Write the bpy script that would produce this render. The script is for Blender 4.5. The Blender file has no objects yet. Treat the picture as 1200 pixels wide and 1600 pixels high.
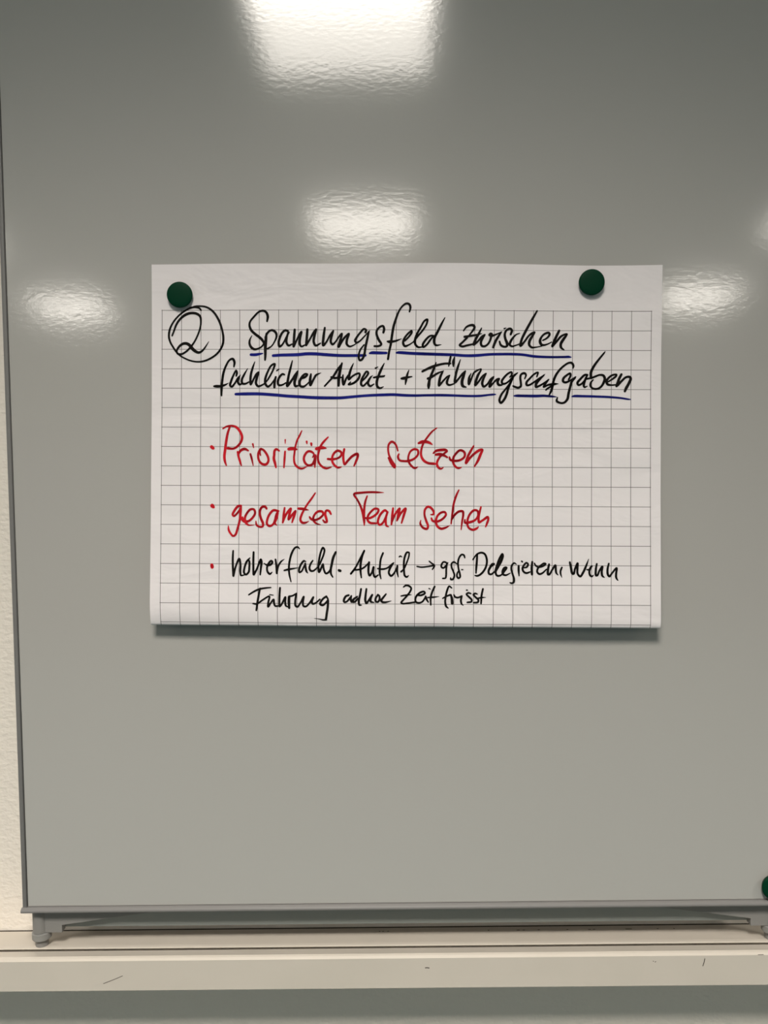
import bpy, bmesh, math
import numpy as np
from mathutils import Matrix, Vector

SC = bpy.context.scene
COL = SC.collection
PI = math.pi

# ------------------------------------------------------------------ camera
F_PX = 1202.0                       # focal length in pixels of the 1200 x 1600 frame
CAM = np.array([0.0, -1.0, 1.5])
PITCH, ROLL, YAW = math.radians(2.3), math.radians(0.85), math.radians(-0.5)
FW = np.array([math.sin(YAW) * math.cos(PITCH), math.cos(YAW) * math.cos(PITCH), -math.sin(PITCH)])
R0 = np.array([math.cos(YAW), -math.sin(YAW), 0.0])
U0 = np.cross(R0, FW)
RT = math.cos(ROLL) * R0 - math.sin(ROLL) * U0
UP = math.sin(ROLL) * R0 + math.cos(ROLL) * U0
cd = bpy.data.cameras.new('camera')
cam = bpy.data.objects.new('camera', cd)
COL.objects.link(cam)
cam.matrix_world = Matrix(((RT[0], UP[0], -FW[0], CAM[0]), (RT[1], UP[1], -FW[1], CAM[1]),
                           (RT[2], UP[2], -FW[2], CAM[2]), (0, 0, 0, 1)))
cd.sensor_fit = 'HORIZONTAL'
cd.sensor_width = 36.0
cd.lens = F_PX * 36.0 / 1200.0
cd.clip_start = 0.02
SC.camera = cam

# ------------------------------------------------------------------ light and exposure settings
LAMP_POWER = (68.0, 20.0, 20.0)     # watts of the area lamp in each row of ceiling panels
LAMP_SPREAD = 119.6                 # prismatic panels throw their light mostly downwards
LAMP_GLOW = (7.4, 9.6, 15.0)      # radiance of the diffusers, row by row
LAMP_COLOR = (1.0, 0.935, 0.85)
SC.view_settings.view_transform = 'Standard'
SC.view_settings.look = 'None'
SC.view_settings.gamma = 1.0
SC.view_settings.use_curve_mapping = False
SC.view_settings.exposure = -0.06
w = bpy.data.worlds.new('world')
SC.world = w
w.use_nodes = True
w.node_tree.nodes['Background'].inputs[0].default_value = (0.5, 0.5, 0.5, 1)
w.node_tree.nodes['Background'].inputs[1].default_value = 0.0


def at(px, py, y):
    """measured photo position -> point on the vertical plane y"""
    d = FW + (px - 600) / F_PX * RT + (800 - py) / F_PX * UP
    return CAM + d * ((y - CAM[1]) / d[1])


def zat(py, y):
    return at(600, py, y)[2]


# ------------------------------------------------------------------ materials
def mat(name, color, rough=0.5, spec=0.5, bump=None, noise_color=None):
    m = bpy.data.materials.new(name)
    m.use_nodes = True
    nt = m.node_tree
    b = nt.nodes['Principled BSDF']
    b.inputs['Base Color'].default_value = (*color, 1)
    b.inputs['Roughness'].default_value = rough
    b.inputs['Specular IOR Level'].default_value = spec
    tc = nt.nodes.new('ShaderNodeTexCoord')
    if bump:
        last = None
        for (scale, stretch, detail, dist, strength) in bump:
            mp = nt.nodes.new('ShaderNodeMapping')
            mp.inputs['Scale'].default_value = stretch
            nz = nt.nodes.new('ShaderNodeTexNoise')
            nz.inputs['Scale'].default_value = scale
            nz.inputs['Detail'].default_value = detail
            bp = nt.nodes.new('ShaderNodeBump')
            bp.inputs['Distance'].default_value = dist
            bp.inputs['Strength'].default_value = strength
            nt.links.new(tc.outputs['Object'], mp.inputs['Vector'])
            nt.links.new(mp.outputs[0], nz.inputs['Vector'])
            nt.links.new(nz.outputs['Fac'], bp.inputs['Height'])
            if last:
                nt.links.new(last.outputs[0], bp.inputs['Normal'])
            last = bp
        nt.links.new(last.outputs[0], b.inputs['Normal'])
    if noise_color:
        scale, c2, lo, hi = noise_color
        nz = nt.nodes.new('ShaderNodeTexNoise')
        nz.inputs['Scale'].default_value = scale
        nz.inputs['Detail'].default_value = 4
        rp = nt.nodes.new('ShaderNodeValToRGB')
        rp.color_ramp.elements[0].position = lo
        rp.color_ramp.elements[0].color = (*color, 1)
        rp.color_ramp.elements[1].position = hi
        rp.color_ramp.elements[1].color = (*c2, 1)
        nt.links.new(tc.outputs['Object'], nz.inputs['Vector'])
        nt.links.new(nz.outputs['Fac'], rp.inputs[0])
        nt.links.new(rp.outputs[0], b.inputs['Base Color'])
    return m


M_WALL = mat('woodchip_wall_paint', (0.81, 0.755, 0.68), 0.8, 0.2,
             bump=[(95, (1, 1, 1.6), 3, 0.004, 0.42), (260, (1, 1, 1), 2, 0.001, 0.4)])
M_ROOM = mat('room_wall_paint', (0.13, 0.165, 0.165), 0.8, 0.2, bump=[(80, (1, 1, 1), 3, 0.003, 0.5)])
M_CEIL = mat('ceiling_tile', (0.80, 0.80, 0.78), 0.9, 0.1, bump=[(150, (1, 1, 1), 3, 0.002, 0.5)])
M_FLOOR = mat('floor_linoleum', (0.036, 0.062, 0.068), 0.5, 0.3, noise_color=(14, (0.05, 0.082, 0.088), 0.35, 0.7))
M_BOARD = mat('enamel_steel', (0.44, 0.428, 0.405), 0.105, 0.60,
              bump=[(120, (1, 1, 1.7), 2, 0.0011, 0.055)])
M_BOARD.node_tree.nodes['Principled BSDF'].inputs['IOR'].default_value = 1.78   # hard glass enamel
M_FRAME = mat('grey_plastic_frame', (0.19, 0.185, 0.18), 0.42, 0.4)
M_BRACKET = mat('grey_plastic_bracket', (0.22, 0.215, 0.205), 0.5, 0.35)
M_STRIP = mat('dark_grey_green', (0.27, 0.29, 0.275), 0.6, 0.2)
M_ROLLER = mat('grey_roller', (0.24, 0.24, 0.23), 0.4, 0.4)
M_RAIL = mat('beige_painted_aluminium', (0.59, 0.54, 0.475), 0.30, 0.5,
             noise_color=(9, (0.565, 0.52, 0.455), 0.4, 0.65))
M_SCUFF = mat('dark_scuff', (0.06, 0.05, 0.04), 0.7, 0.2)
M_MAGNET = mat('green_plastic', (0.0008, 0.035, 0.0160), 0.5, 0.08, bump=[(600, (1, 1, 1), 2, 0.0003, 0.25)])
M_BLACK = mat('black_marker_ink', (0.0065, 0.0050, 0.0042), 0.6, 0.10,
              noise_color=(90, (0.013, 0.0105, 0.009), 0.5, 0.75))
M_BLUE = mat('blue_marker_ink', (0.006, 0.009, 0.19), 0.6, 0.10,
             noise_color=(90, (0.012, 0.018, 0.24), 0.5, 0.75))
M_RED = mat('red_marker_ink', (0.60, 0.012, 0.022), 0.6, 0.10,
            noise_color=(110, (0.44, 0.008, 0.020), 0.52, 0.72))
M_HOUSING = mat('white_lamp_housing', (0.75, 0.75, 0.73), 0.4, 0.4)

M_GLOW = []
for g_ in LAMP_GLOW:
    m_ = mat('lit_diffuser', (0.8, 0.8, 0.8), 0.5)
    m_.node_tree.nodes['Principled BSDF'].inputs['Emission Color'].default_value = (*LAMP_COLOR, 1)
    m_.node_tree.nodes['Principled BSDF'].inputs['Emission Strength'].default_value = g_
    M_GLOW.append(m_)


def paper_material():
    m = bpy.data.materials.new('squared_flipchart_paper')
    m.use_nodes = True
    nt = m.node_tree
    N, L = nt.nodes, nt.links
    b = N['Principled BSDF']
    b.inputs['Roughness'].default_value = 0.6
    b.inputs['Specular IOR Level'].default_value = 0.25
    uv = N.new('ShaderNodeUVMap')
    uv.uv_map = 'sheet'
    sp = N.new('ShaderNodeSeparateXYZ')
    L.new(uv.outputs[0], sp.inputs[0])

    def math_(op, a, bb=None):
        n = N.new('ShaderNodeMath')
        n.operation = op
        for i, v in enumerate((a, bb)):
            if v is None:
                continue
            if isinstance(v, (int, float)):
                n.inputs[i].default_value = v
            else:
                L.new(v, n.inputs[i])
        return n.outputs[0]

    U, V = sp.outputs[0], sp.outputs[1]
    lw = 0.0155
    gu = math_('LESS_THAN', math_('PINGPONG', U, 0.5), lw)
    gv = math_('LESS_THAN', math_('PINGPONG', V, 0.5), lw)
    inu = math_('MULTIPLY', math_('GREATER_THAN', U, -0.03), math_('LESS_THAN', U, 25.03))
    inv = math_('GREATER_THAN', V, -0.03)
    grid = math_('MULTIPLY', math_('MAXIMUM', gu, gv), math_('MULTIPLY', inu, inv))
    mx = N.new('ShaderNodeMix')
    mx.data_type = 'RGBA'
    mx.inputs[6].default_value = (0.80, 0.757, 0.768, 1)
    mx.inputs[7].default_value = (0.185, 0.168, 0.163, 1)
    L.new(grid, mx.inputs[0])
    L.new(mx.outputs[2], b.inputs['Base Color'])
    tc = N.new('ShaderNodeTexCoord')
    last = None
    for sc, st, de, di, s in ((9, (1, 1, 2.2), 3, 0.006, 0.50), (34, (1, 1, 1.6), 3, 0.0012, 0.30)):
        mp = N.new('ShaderNodeMapping')
        mp.inputs['Scale'].default_value = st
        nz = N.new('ShaderNodeTexNoise')
        nz.inputs['Scale'].default_value = sc
        nz.inputs['Detail'].default_value = de
        nz.inputs['Distortion'].default_value = 0.6
        bp = N.new('ShaderNodeBump')
        bp.inputs['Distance'].default_value = di
        bp.inputs['Strength'].default_value = s
        L.new(tc.outputs['Object'], mp.inputs[0])
        L.new(mp.outputs[0], nz.inputs['Vector'])
        L.new(nz.outputs['Fac'], bp.inputs['Height'])
        if last:
            L.new(last.outputs[0], bp.inputs['Normal'])
        last = bp
    L.new(last.outputs[0], b.inputs['Normal'])
    return m


M_PAPER = paper_material()


# ------------------------------------------------------------------ object helpers
def obj(name, bm_or_me, m, parent=None, smooth=False):
    if isinstance(bm_or_me, bmesh.types.BMesh):
        me = bpy.data.meshes.new(name)
        bmesh.ops.recalc_face_normals(bm_or_me, faces=bm_or_me.faces)
        bm_or_me.to_mesh(me)
        bm_or_me.free()
    else:
        me = bm_or_me
    me.materials.append(m)
    if smooth:
        for p in me.polygons:
            p.use_smooth = True
    o = bpy.data.objects.new(name, me)
    COL.objects.link(o)
    if parent:
        o.parent = parent
        o.matrix_parent_inverse = Matrix.Translation(parent.location).inverted()
    return o


def thing(name, label, cat, loc=(0, 0, 0), group=None):
    o = bpy.data.objects.new(name, None)
    o.empty_display_size = 0.05
    COL.objects.link(o)
    o.location = loc
    o['label'] = label
    o['category'] = cat
    if group:
        o['group'] = group
    return o


def box(bm, x0, x1, y0, y1, z0, z1, bev=0.0, seg=2):
    g = bmesh.ops.create_cube(bm, size=1.0)
    for v in g['verts']:
        v.co = Vector(((x0 + x1) / 2 + v.co.x * (x1 - x0), (y0 + y1) / 2 + v.co.y * (y1 - y0),
                       (z0 + z1) / 2 + v.co.z * (z1 - z0)))
    if bev > 0:
        es = set()
        for v in g['verts']:
            es.update(v.link_edges)
        bmesh.ops.bevel(bm, geom=list(es), offset=bev, segments=seg, profile=0.5, affect='EDGES')
    return bm


def prism_x(bm, prof, x0, x1):
    """closed (y, z) outline pulled along x"""
    a = [bm.verts.new((x0, y, z)) for y, z in prof]
    b = [bm.verts.new((x1, y, z)) for y, z in prof]
    n = len(prof)
    for i in range(n):
        bm.faces.new((a[i], a[(i + 1) % n], b[(i + 1) % n], b[i]))
    bm.faces.new(a)
    bm.faces.new(b[::-1])
    return bm


def lathe_z(bm, prof, cx, cy, n=40):
    """(r, z) profile turned about a vertical axis"""
    rings = []
    for r, z in prof:
        rings.append([bm.verts.new((cx + r * math.cos(2 * PI * k / n), cy + r * math.sin(2 * PI * k / n), z)) for k in range(n)])
    for i in range(len(rings) - 1):
        for k in range(n):
            bm.faces.new((rings[i][k], rings[i][(k + 1) % n], rings[i + 1][(k + 1) % n], rings[i + 1][k]))
    bm.faces.new(rings[0])
    bm.faces.new(rings[-1])
    return bm


def struct(name, bm, m):
    o = obj(name, bm, m)
    o['kind'] = 'structure'
    return o


# ------------------------------------------------------------------ the room
WALL_Y = 0.062
X0, X1, Y0, ZC = -4.6, 4.6, -7.8, 3.10
struct('wall_front', box(bmesh.new(), X0, X1, WALL_Y, WALL_Y + 0.15, 0, ZC), M_WALL)
struct('wall_back', box(bmesh.new(), X0, X1, Y0 - 0.15, Y0, 0, ZC), M_ROOM)
struct('wall_left', box(bmesh.new(), X0 - 0.15, X0, Y0 - 0.15, WALL_Y + 0.15, 0, ZC), M_ROOM)
struct('wall_right', box(bmesh.new(), X1, X1 + 0.15, Y0 - 0.15, WALL_Y + 0.15, 0, ZC), M_ROOM)
struct('floor', box(bmesh.new(), X0 - 0.15, X1 + 0.15, Y0 - 0.15, WALL_Y + 0.15, -0.15, 0), M_FLOOR)
struct('ceiling', box(bmesh.new(), X0 - 0.15, X1 + 0.15, Y0 - 0.15, WALL_Y + 0.15, ZC, ZC + 0.15), M_CEIL)

# ------------------------------------------------------------------ ceiling panels (they light the room and mirror in the board)
ROWS = [(-1.75, 'in the row nearest the whiteboard'), (-3.836, 'in the middle row'), (-5.926, 'in the row by the back wall')]
COLS = [(-2.83, 'left'), (-0.14, 'centre'), (2.745, 'right')]
LP = 0.31
for ri, (ly, rname) in enumerate(ROWS):
    for (lx, cname) in COLS:
        t = thing('ceiling_light', 'square white ceiling light panel %s, %s one of three' % (rname, cname), 'ceiling light',
                  (lx, ly, ZC), 'square ceiling light panels')
        bm = bmesh.new()
        for (a, b, c, d) in ((-LP - 0.015, -LP, -LP - 0.015, LP + 0.015), (LP, LP + 0.015, -LP - 0.015, LP + 0.015),
                             (-LP, LP, -LP - 0.015, -LP), (-LP, LP, LP, LP + 0.015)):
            box(bm, lx + a, lx + b, ly + c, ly + d, ZC - 0.014, ZC)
        obj('housing', bm, M_HOUSING, t)
        obj('diffuser', box(bmesh.new(), lx - LP, lx + LP, ly - LP, ly + LP, ZC - 0.008, ZC), M_GLOW[ri], t)
        ld = bpy.data.lights.new('panel_lamp', 'AREA')
        ld.shape = 'SQUARE'
        ld.size = 2 * LP - 0.02
        ld.energy = LAMP_POWER[ri]
        ld.color = LAMP_COLOR
        ld.spread = math.radians(LAMP_SPREAD)
        lo = bpy.data.objects.new('panel_lamp', ld)
        COL.objects.link(lo)
        lo.parent = t
        lo.location = (0, 0, -0.016)

# ------------------------------------------------------------------ whiteboard
BZ0 = zat(1411, 0.0)                 # lower edge of the enamel
BZ1 = BZ0 + 1.215
BXL = float(at(43.5, 1415, 0)[0])    # left edge of the enamel
BXR = BXL + 1.005
board = thing('whiteboard', 'large grey glossy magnetic whiteboard panel standing on the beige wall rail', 'whiteboard',
              ((BXL + BXR) / 2, 0.01, BZ0 - 0.05))
obj('writing_surface', box(bmesh.new(), BXL, BXR, 0.0, 0.016, BZ0, BZ1, 0.0006, 1), M_BOARD, board)
FWD = 0.0062
for (a, b) in ((BXL - FWD, BXL - 0.0007), (BXR + 0.0007, BXR + FWD)):
    obj('side_frame', box(bmesh.new(), a, b, -0.0022, 0.019, BZ0 - 0.002, BZ1, 0.0011, 2), M_FRAME, board, True)
obj('top_frame', box(bmesh.new(), BXL - FWD, BXR + FWD, -0.0022, 0.019, BZ1, BZ1 + FWD, 0.0011, 2), M_FRAME, board, True)
LIPZ = zat(1421.5, -0.005)
lip = [(0.0, BZ0 - 0.0002), (0.0, BZ0 - 0.004), (-0.0013, BZ0 - 0.004), (-0.0013, BZ0 + 0.0001), (-0.003, BZ0 - 0.0002), (-0.0058, BZ0 - 0.0022), (-0.0066, BZ0 - 0.0040), (-0.0062, LIPZ + 0.0006),
       (-0.0052, LIPZ), (0.004, LIPZ + 0.0004), (0.019, LIPZ + 0.0004), (0.019, BZ0 - 0.0002)]
o = obj('bottom_frame', prism_x(bmesh.new(), lip, BXL - FWD - 0.0012, BXR + FWD + 0.0012), M_FRAME, board)
md = o.modifiers.new('soft', 'BEVEL')
md.width = 0.0006
md.segments = 2
md.limit_method = 'ANGLE'

obj('rear_strip', box(bmesh.new(), BXL + 0.012, BXR - 0.012, 0.0195, 0.0225, zat(1442.8, 0.0195), LIPZ + 0.004), M_STRIP, board)  # plain dark grey-green strip behind and below the bottom frame


def bracket(side):
    """corner bracket with its column, side plate and tapering arm; side +1 at the left edge, -1 at the right one"""
    ex = BXL - FWD if side > 0 else BXR + FWD
    top = LIPZ + 0.0004
    X = lambda d: ex + side * d
    zb = float(at(80, 1457.0, 0.008)[2])
    zs = float(at(94, 1445.5, 0.008)[2])
    cx, cy, r = X(0.0165), 0.0135, 0.0102
    bm = bmesh.new()
    lathe_z(bm, [(r, top), (r, zb - 0.0002)], cx, cy, 36)
    d0, d1, d2 = 0.0165, 0.0475, 0.215
    out = [(d0, top), (d2, top), (d2, top - 0.0012), (d1, zs), (d1, zb), (d0, zb)]
    yf, yb = 0.0075, 0.019
    A = [bm.verts.new((X(d), yf, z)) for d, z in out]
    B = [bm.verts.new((X(d), yb, z)) for d, z in out]
    n = len(out)
    for i in range(n):
        bm.faces.new((A[i], A[(i + 1) % n], B[(i + 1) % n], B[i]))
    bm.faces.new((A[0], A[1], A[2], A[3]))
    bm.faces.new((A[0], A[3], A[4], A[5]))
    bm.faces.new((B[3], B[2], B[1], B[0]))
    bm.faces.new((B[5], B[4], B[3], B[0]))
    br = obj('corner_bracket', bm, M_BRACKET, board)
    md = br.modifiers.new('soft', 'BEVEL')
    md.width = 0.0005
    md.segments = 2
    md.limit_method = 'ANGLE'
    foot_z = float(at(60, 1477.0, 0.012)[2])
    f = obj('foot_collar', lathe_z(bmesh.new(), [(0.0096, zb - 0.0004), (0.0124, zb - 0.0010), (0.0124, zb - 0.0088), (0.0116, zb - 0.0098), (0.006, zb - 0.0100)],
                                   cx + side * 0.001, cy, 36), M_ROLLER, br, False)
    g = obj('roller', lathe_z(bmesh.new(), [(0.0084, zb - 0.0095), (0.0084, foot_z + 0.0008), (0.0078, foot_z)], cx + side * 0.001, cy, 32), M_BRACKET, br)
    return foot_z


FOOT_Z = bracket(1)
bracket(-1)

# ------------------------------------------------------------------ wall rail under the board
rz = lambda py, y: zat(py, y)
RF = -0.028
flat = rz(1489.8, -0.0220)
prof = [(WALL_Y, rz(1450.0, 0.0585) - 0.009), (0.0585, rz(1450.0, 0.0585) - 0.009), (0.0585, rz(1450.0, 0.0585)), (0.0125, rz(1471.5, 0.0125)), (0.0090, rz(1473.3, 0.0090)), (0.0070, rz(1474.6, 0.0070)),
        (0.0045, rz(1476.2, 0.0045)), (0.0030, rz(1478.0, 0.0030)), (0.0034, rz(1478.0, 0.0030) - 0.0010), (0.0110, rz(1478.0, 0.0030) - 0.0012), (0.0110, flat - 0.018), (-0.0004, flat - 0.018),
        (-0.0010, rz(1481.4, -0.0010)), (-0.0220, flat), (-0.0252, rz(1493.2, -0.0252)), (RF, rz(1497.8, RF)),
        (RF, rz(1544.0, RF)), (RF + 0.0015, rz(1544.0, RF) - 0.0006), (RF + 0.004, rz(1544.0, RF) - 0.0006), (RF + 0.004, rz(1544, RF) + 0.006),
        (WALL_Y, rz(1544, RF) + 0.006)]
rail = thing('wall_rail', 'long beige metal rail ledge fixed to the wall below the whiteboard', 'rail', (0, WALL_Y, rz(1544, RF)))
obj('rail_profile', prism_x(bmesh.new(), prof, -2.2, 2.2), M_RAIL, rail)

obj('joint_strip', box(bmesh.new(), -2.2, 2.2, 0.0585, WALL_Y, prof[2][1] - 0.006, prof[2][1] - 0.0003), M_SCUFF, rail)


def mark_strip(bm, pts, wpx, y, lift=0.0002):
    """thin scratch on the rail front, drawn in measured photo positions on the plane y"""
    P = [at(a, b, y) for a, b in pts]
    half = wpx * 0.5 * 0.98 / F_PX
    for p, q in zip(P[:-1], P[1:]):
        d = q - p
        L = math.hypot(d[0], d[2])
        n = np.array([-d[2] / L, 0, d[0] / L]) * half
        bm.faces.new([bm.verts.new((v[0], y - lift, v[2])) for v in (p + n, q + n, q - n, p - n)])


bm = bmesh.new()
mark_strip(bm, [(161.5, 1536.8), (178, 1530.5), (192, 1524.5)], 0.9, RF)
obj('scratch', bm, M_SCUFF, rail)
bm = bmesh.new()
mark_strip(bm, [(1101.3, 1497.5), (1100, 1503.5), (1098, 1509.5)], 1.2, RF)
obj('scratch', bm, M_SCUFF, rail)
bm = bmesh.new()
mark_strip(bm, [(664, 1512.2), (667, 1511.8), (671, 1512.4)], 1.5, RF)
obj('scuff_mark', bm, M_SCUFF, rail)
bm = bmesh.new()
mark_strip(bm, [(1020, 1501.5), (1021.5, 1502.2)], 1.1, RF)
mark_strip(bm, [(1023, 1503.2), (1025, 1502.2)], 1.1, RF)
obj('scuff_mark', bm, M_SCUFF, rail)
bm = bmesh.new()
mark_strip(bm, [(1184, 1491.7), (1193, 1491.5)], 0.9, RF)
obj('scuff_mark', bm, M_SCUFF, rail)
for (a, b, py) in ((592, 594.5, 1455.3), (597, 600, 1455.5), (605, 608, 1455.0), (762, 764.5, 1453.5), (807, 812, 1453.2), (816.5, 820, 1453.0),
                   (840, 843.5, 1452.8), (885, 888, 1452.2), (919, 923, 1452.5), (926, 930, 1452.4), (977, 987, 1452.0), (1026, 1029, 1450.5), (1052, 1054, 1450.2)):
    # chips along the back of the channel floor
    y = 0.047
    bm = bmesh.new()
    fz = lambda yy: prof[2][1] + (prof[3][1] - prof[2][1]) * (0.0585 - yy) / (0.0585 - 0.0125) + 0.0002
    xa, xb = at(a, py, y)[0], at(b, py, y)[0]
    bm.faces.new([bm.verts.new(v) for v in ((xa, y - 0.0016, fz(y - 0.0016)), (xb, y - 0.0013, fz(y - 0.0013)), (xb, y + 0.0006, fz(y + 0.0006)), (xa, y + 0.0004, fz(y + 0.0004)))])
    obj('paint_chip', bm, M_SCUFF, rail)

# ------------------------------------------------------------------ the flipchart sheet (folded in half, hanging from two magnets)
HV = np.array([-2.5, -0.5, 4.0, 8.0, 12.0, 14.0, 15.0, 15.5, 16.0, 16.3])
HH = np.array([0.0012, 0.0022, 0.0062, 0.0118, 0.0184, 0.0220, 0.0240, 0.0249, 0.0248, 0.0228])


def hermite(v):
    v = np.asarray(v, float)
    m = np.gradient(HH, HV)
    i = np.clip(np.searchsorted(HV, v) - 1, 0, len(HV) - 2)
    h = HV[i + 1] - HV[i]
    t = np.clip((v - HV[i]) / h, 0, 1)
    return ((2 * t**3 - 3 * t**2 + 1) * HH[i] + (t**3 - 2 * t**2 + t) * h * m[i] + (-2 * t**3 + 3 * t**2) * HH[i + 1] + (t**3 - t**2) * h * m[i + 1])


def lift(u, v):
    """how far the paper stands off the board at sheet position (u, v), counted in squares"""
    u = np.asarray(u, float)
    v = np.asarray(v, float)
    s = np.clip((u - 0.9) / 21.0, 0, 1)
    top = 0.0085 * np.sin(PI * s) ** 1.2 * np.exp(-np.clip(v + 2.4, 0, 30) / 4.5)
    curl = 0.0015 * np.clip((u - 22.5) / 3.0, 0, 1) ** 2 * np.exp(-np.clip(v + 2.4, 0, 30) / 5.0)
    wav = 0.00035 * np.sin(0.9 * u + 0.5 * v) * np.sin(0.55 * v - 0.33 * u + 1.0) * np.clip((v + 2.4) / 3, 0, 1)
    roll = 0.0020 * np.clip(v - 14.7, 0, 3) ** 2 * np.clip((9.0 - u) / 9.5, 0, 1)      # the left end of the fold is rounder
    return hermite(v) + top + curl + wav - roll


def sheet_corner(px, py, u, v):
    p = at(px, py, -float(lift(u, v)))
    return np.array([p[0], p[2]])


Q00 = sheet_corner(253.3, 485.0, 0, 0)
Q10 = sheet_corner(1018.0, 486.4, 25, 0)
Q01 = sheet_corner(251.4, 971.5, 0, 16)
Q11 = sheet_corner(1016.3, 976.8, 25, 16)


def sheet_xz(u, v):
    a = np.asarray(u, float)[..., None] / 25.0
    b = np.asarray(v, float)[..., None] / 16.0
    return Q00 * (1 - a) * (1 - b) + Q10 * a * (1 - b) + Q01 * (1 - a) * b + Q11 * a * b


def sheet_uv(x, z):
    """inverse of sheet_xz"""
    u = np.full_like(x, 12.0)
    v = np.full_like(x, 8.0)
    for _ in range(5):
        p = sheet_xz(u, v)
        du = (sheet_xz(u + 1, v) - p)
        dv = (sheet_xz(u, v + 1) - p)
        rx, rz_ = x - p[..., 0], z - p[..., 1]
        det = du[..., 0] * dv[..., 1] - du[..., 1] * dv[..., 0]
        u = u + (rx * dv[..., 1] - rz_ * dv[..., 0]) / det
        v = v + (du[..., 0] * rz_ - du[..., 1] * rx) / det
    return u, v


def on_sheet(px, py, off=0.0):
    """measured photo positions (arrays) -> points lying on the paper"""
    px = np.asarray(px, float)
    py = np.asarray(py, float)
    d = FW[None] + ((px - 600) / F_PX)[:, None] * RT[None] + ((800 - py) / F_PX)[:, None] * UP[None]
    y = np.full_like(px, -0.01)
    for _ in range(6):
        P = CAM[None] + d * ((y - CAM[1]) / d[:, 1])[:, None]
        u, v = sheet_uv(P[:, 0], P[:, 2])
        y = -lift(u, v) - off
    return CAM[None] + d * ((y - CAM[1]) / d[:, 1])[:, None]


sheet = thing('flipchart_sheet', 'white squared flipchart sheet with German handwriting, folded, held on the whiteboard by magnets', 'paper sheet',
              (float((Q00[0] + Q10[0]) / 2), 0.0, float(Q01[1])))


def build_paper():
    vs = list(np.linspace(-2.35, 14.5, 70)) + [14.8, 15.05, 15.3, 15.5, 15.7, 15.85, 16.0]
    back = [(16.09, 0.0242, 16.1), (16.15, 0.0234, 16.2), (16.18, 0.0222, 16.28), (16.18, 0.0208, 16.36), (16.12, 0.0192, 16.45), (15.9, 0.0172, 16.7),
            (15.4, 0.0146, 17.2), (14.0, 0.0115, 18.6), (11, 0.0056, 21.6), (7, 0.0034, 25.6), (3, 0.0018, 29.6), (0.5, 0.0010, 32.1)]
    us = np.linspace(-0.53, 25.52, 90)
    verts, uvs = [], []
    for v in vs:
        xz = sheet_xz(us, np.full_like(us, v))
        if v < -2.0:                       # the header strip's edge is not quite straight
            xz[:, 1] += 0.0006 * np.sin(us * 0.5)
        hh = lift(us, np.full_like(us, v))
        for k in range(len(us)):
            verts.append((xz[k, 0], -hh[k], xz[k, 1]))
            uvs.append((us[k], v))
    dh = lift(us, np.full_like(us, 16.0)) - hermite(16.0)
    for (v, h, va) in back:
        xz = sheet_xz(us, np.full_like(us, v))
        for k in range(len(us)):
            verts.append((xz[k, 0], -max(h + dh[k] * (1.0 if h > 0.018 else 0.6), 0.0006), xz[k, 1]))
            uvs.append((us[k], va))
    nr, nc = len(vs) + len(back), len(us)
    faces = [(r * nc + c, (r + 1) * nc + c, (r + 1) * nc + c + 1, r * nc + c + 1) for r in range(nr - 1) for c in range(nc - 1)]
    me = bpy.data.meshes.new('paper')
    me.from_pydata(verts, [], faces)
    lay = me.uv_layers.new(name='sheet')
    li = np.empty(len(me.loops), dtype=np.int32)
    me.loops.foreach_get('vertex_index', li)
    lay.data.foreach_set('uv', np.array(uvs, dtype=np.float32)[li].ravel())
    return obj('paper', me, M_PAPER, sheet, True)


build_paper()


# ------------------------------------------------------------------ handwriting: pen paths measured on enlargements of the photo
def smooth_path(P, closed=False):
    """Catmull-Rom through (x, y, w) points"""
    P = np.array(P, float)
    if len(P) < 3:
        n = max(2, int(np.hypot(*(P[-1] - P[0])[:2]) / 1.2))
        return P[0] + (P[-1] - P[0]) * np.linspace(0, 1, n + 1)[:, None]
    E = np.vstack([2 * P[0] - P[1], P, 2 * P[-1] - P[-2]])
    out = []
    for i in range(1, len(E) - 2):
        a, b, c, d = E[i - 1], E[i], E[i + 1], E[i + 2]
        L = np.hypot(*(c - b)[:2])
        if L < 1e-6:
            continue
        n = max(2, int(L / 1.1))
        t0 = 0.0
        t1 = t0 + max(np.hypot(*(b - a)[:2]), 1e-3) ** 0.5
        t2 = t1 + max(L, 1e-3) ** 0.5
        t3 = t2 + max(np.hypot(*(d - c)[:2]), 1e-3) ** 0.5
        for t in np.linspace(t1, t2, n, endpoint=False):
            A1 = (t1 - t) / (t1 - t0) * a + (t - t0) / (t1 - t0) * b
            A2 = (t2 - t) / (t2 - t1) * b + (t - t1) / (t2 - t1) * c
            A3 = (t3 - t) / (t3 - t2) * c + (t - t2) / (t3 - t2) * d
            B1 = (t2 - t) / (t2 - t0) * A1 + (t - t0) / (t2 - t0) * A2
            B2 = (t3 - t) / (t3 - t1) * A2 + (t - t1) / (t3 - t1) * A3
            out.append((t2 - t) / (t2 - t1) * B1 + (t - t1) / (t2 - t1) * B2)
    out.append(P[-1])
    return np.array(out)


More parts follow.
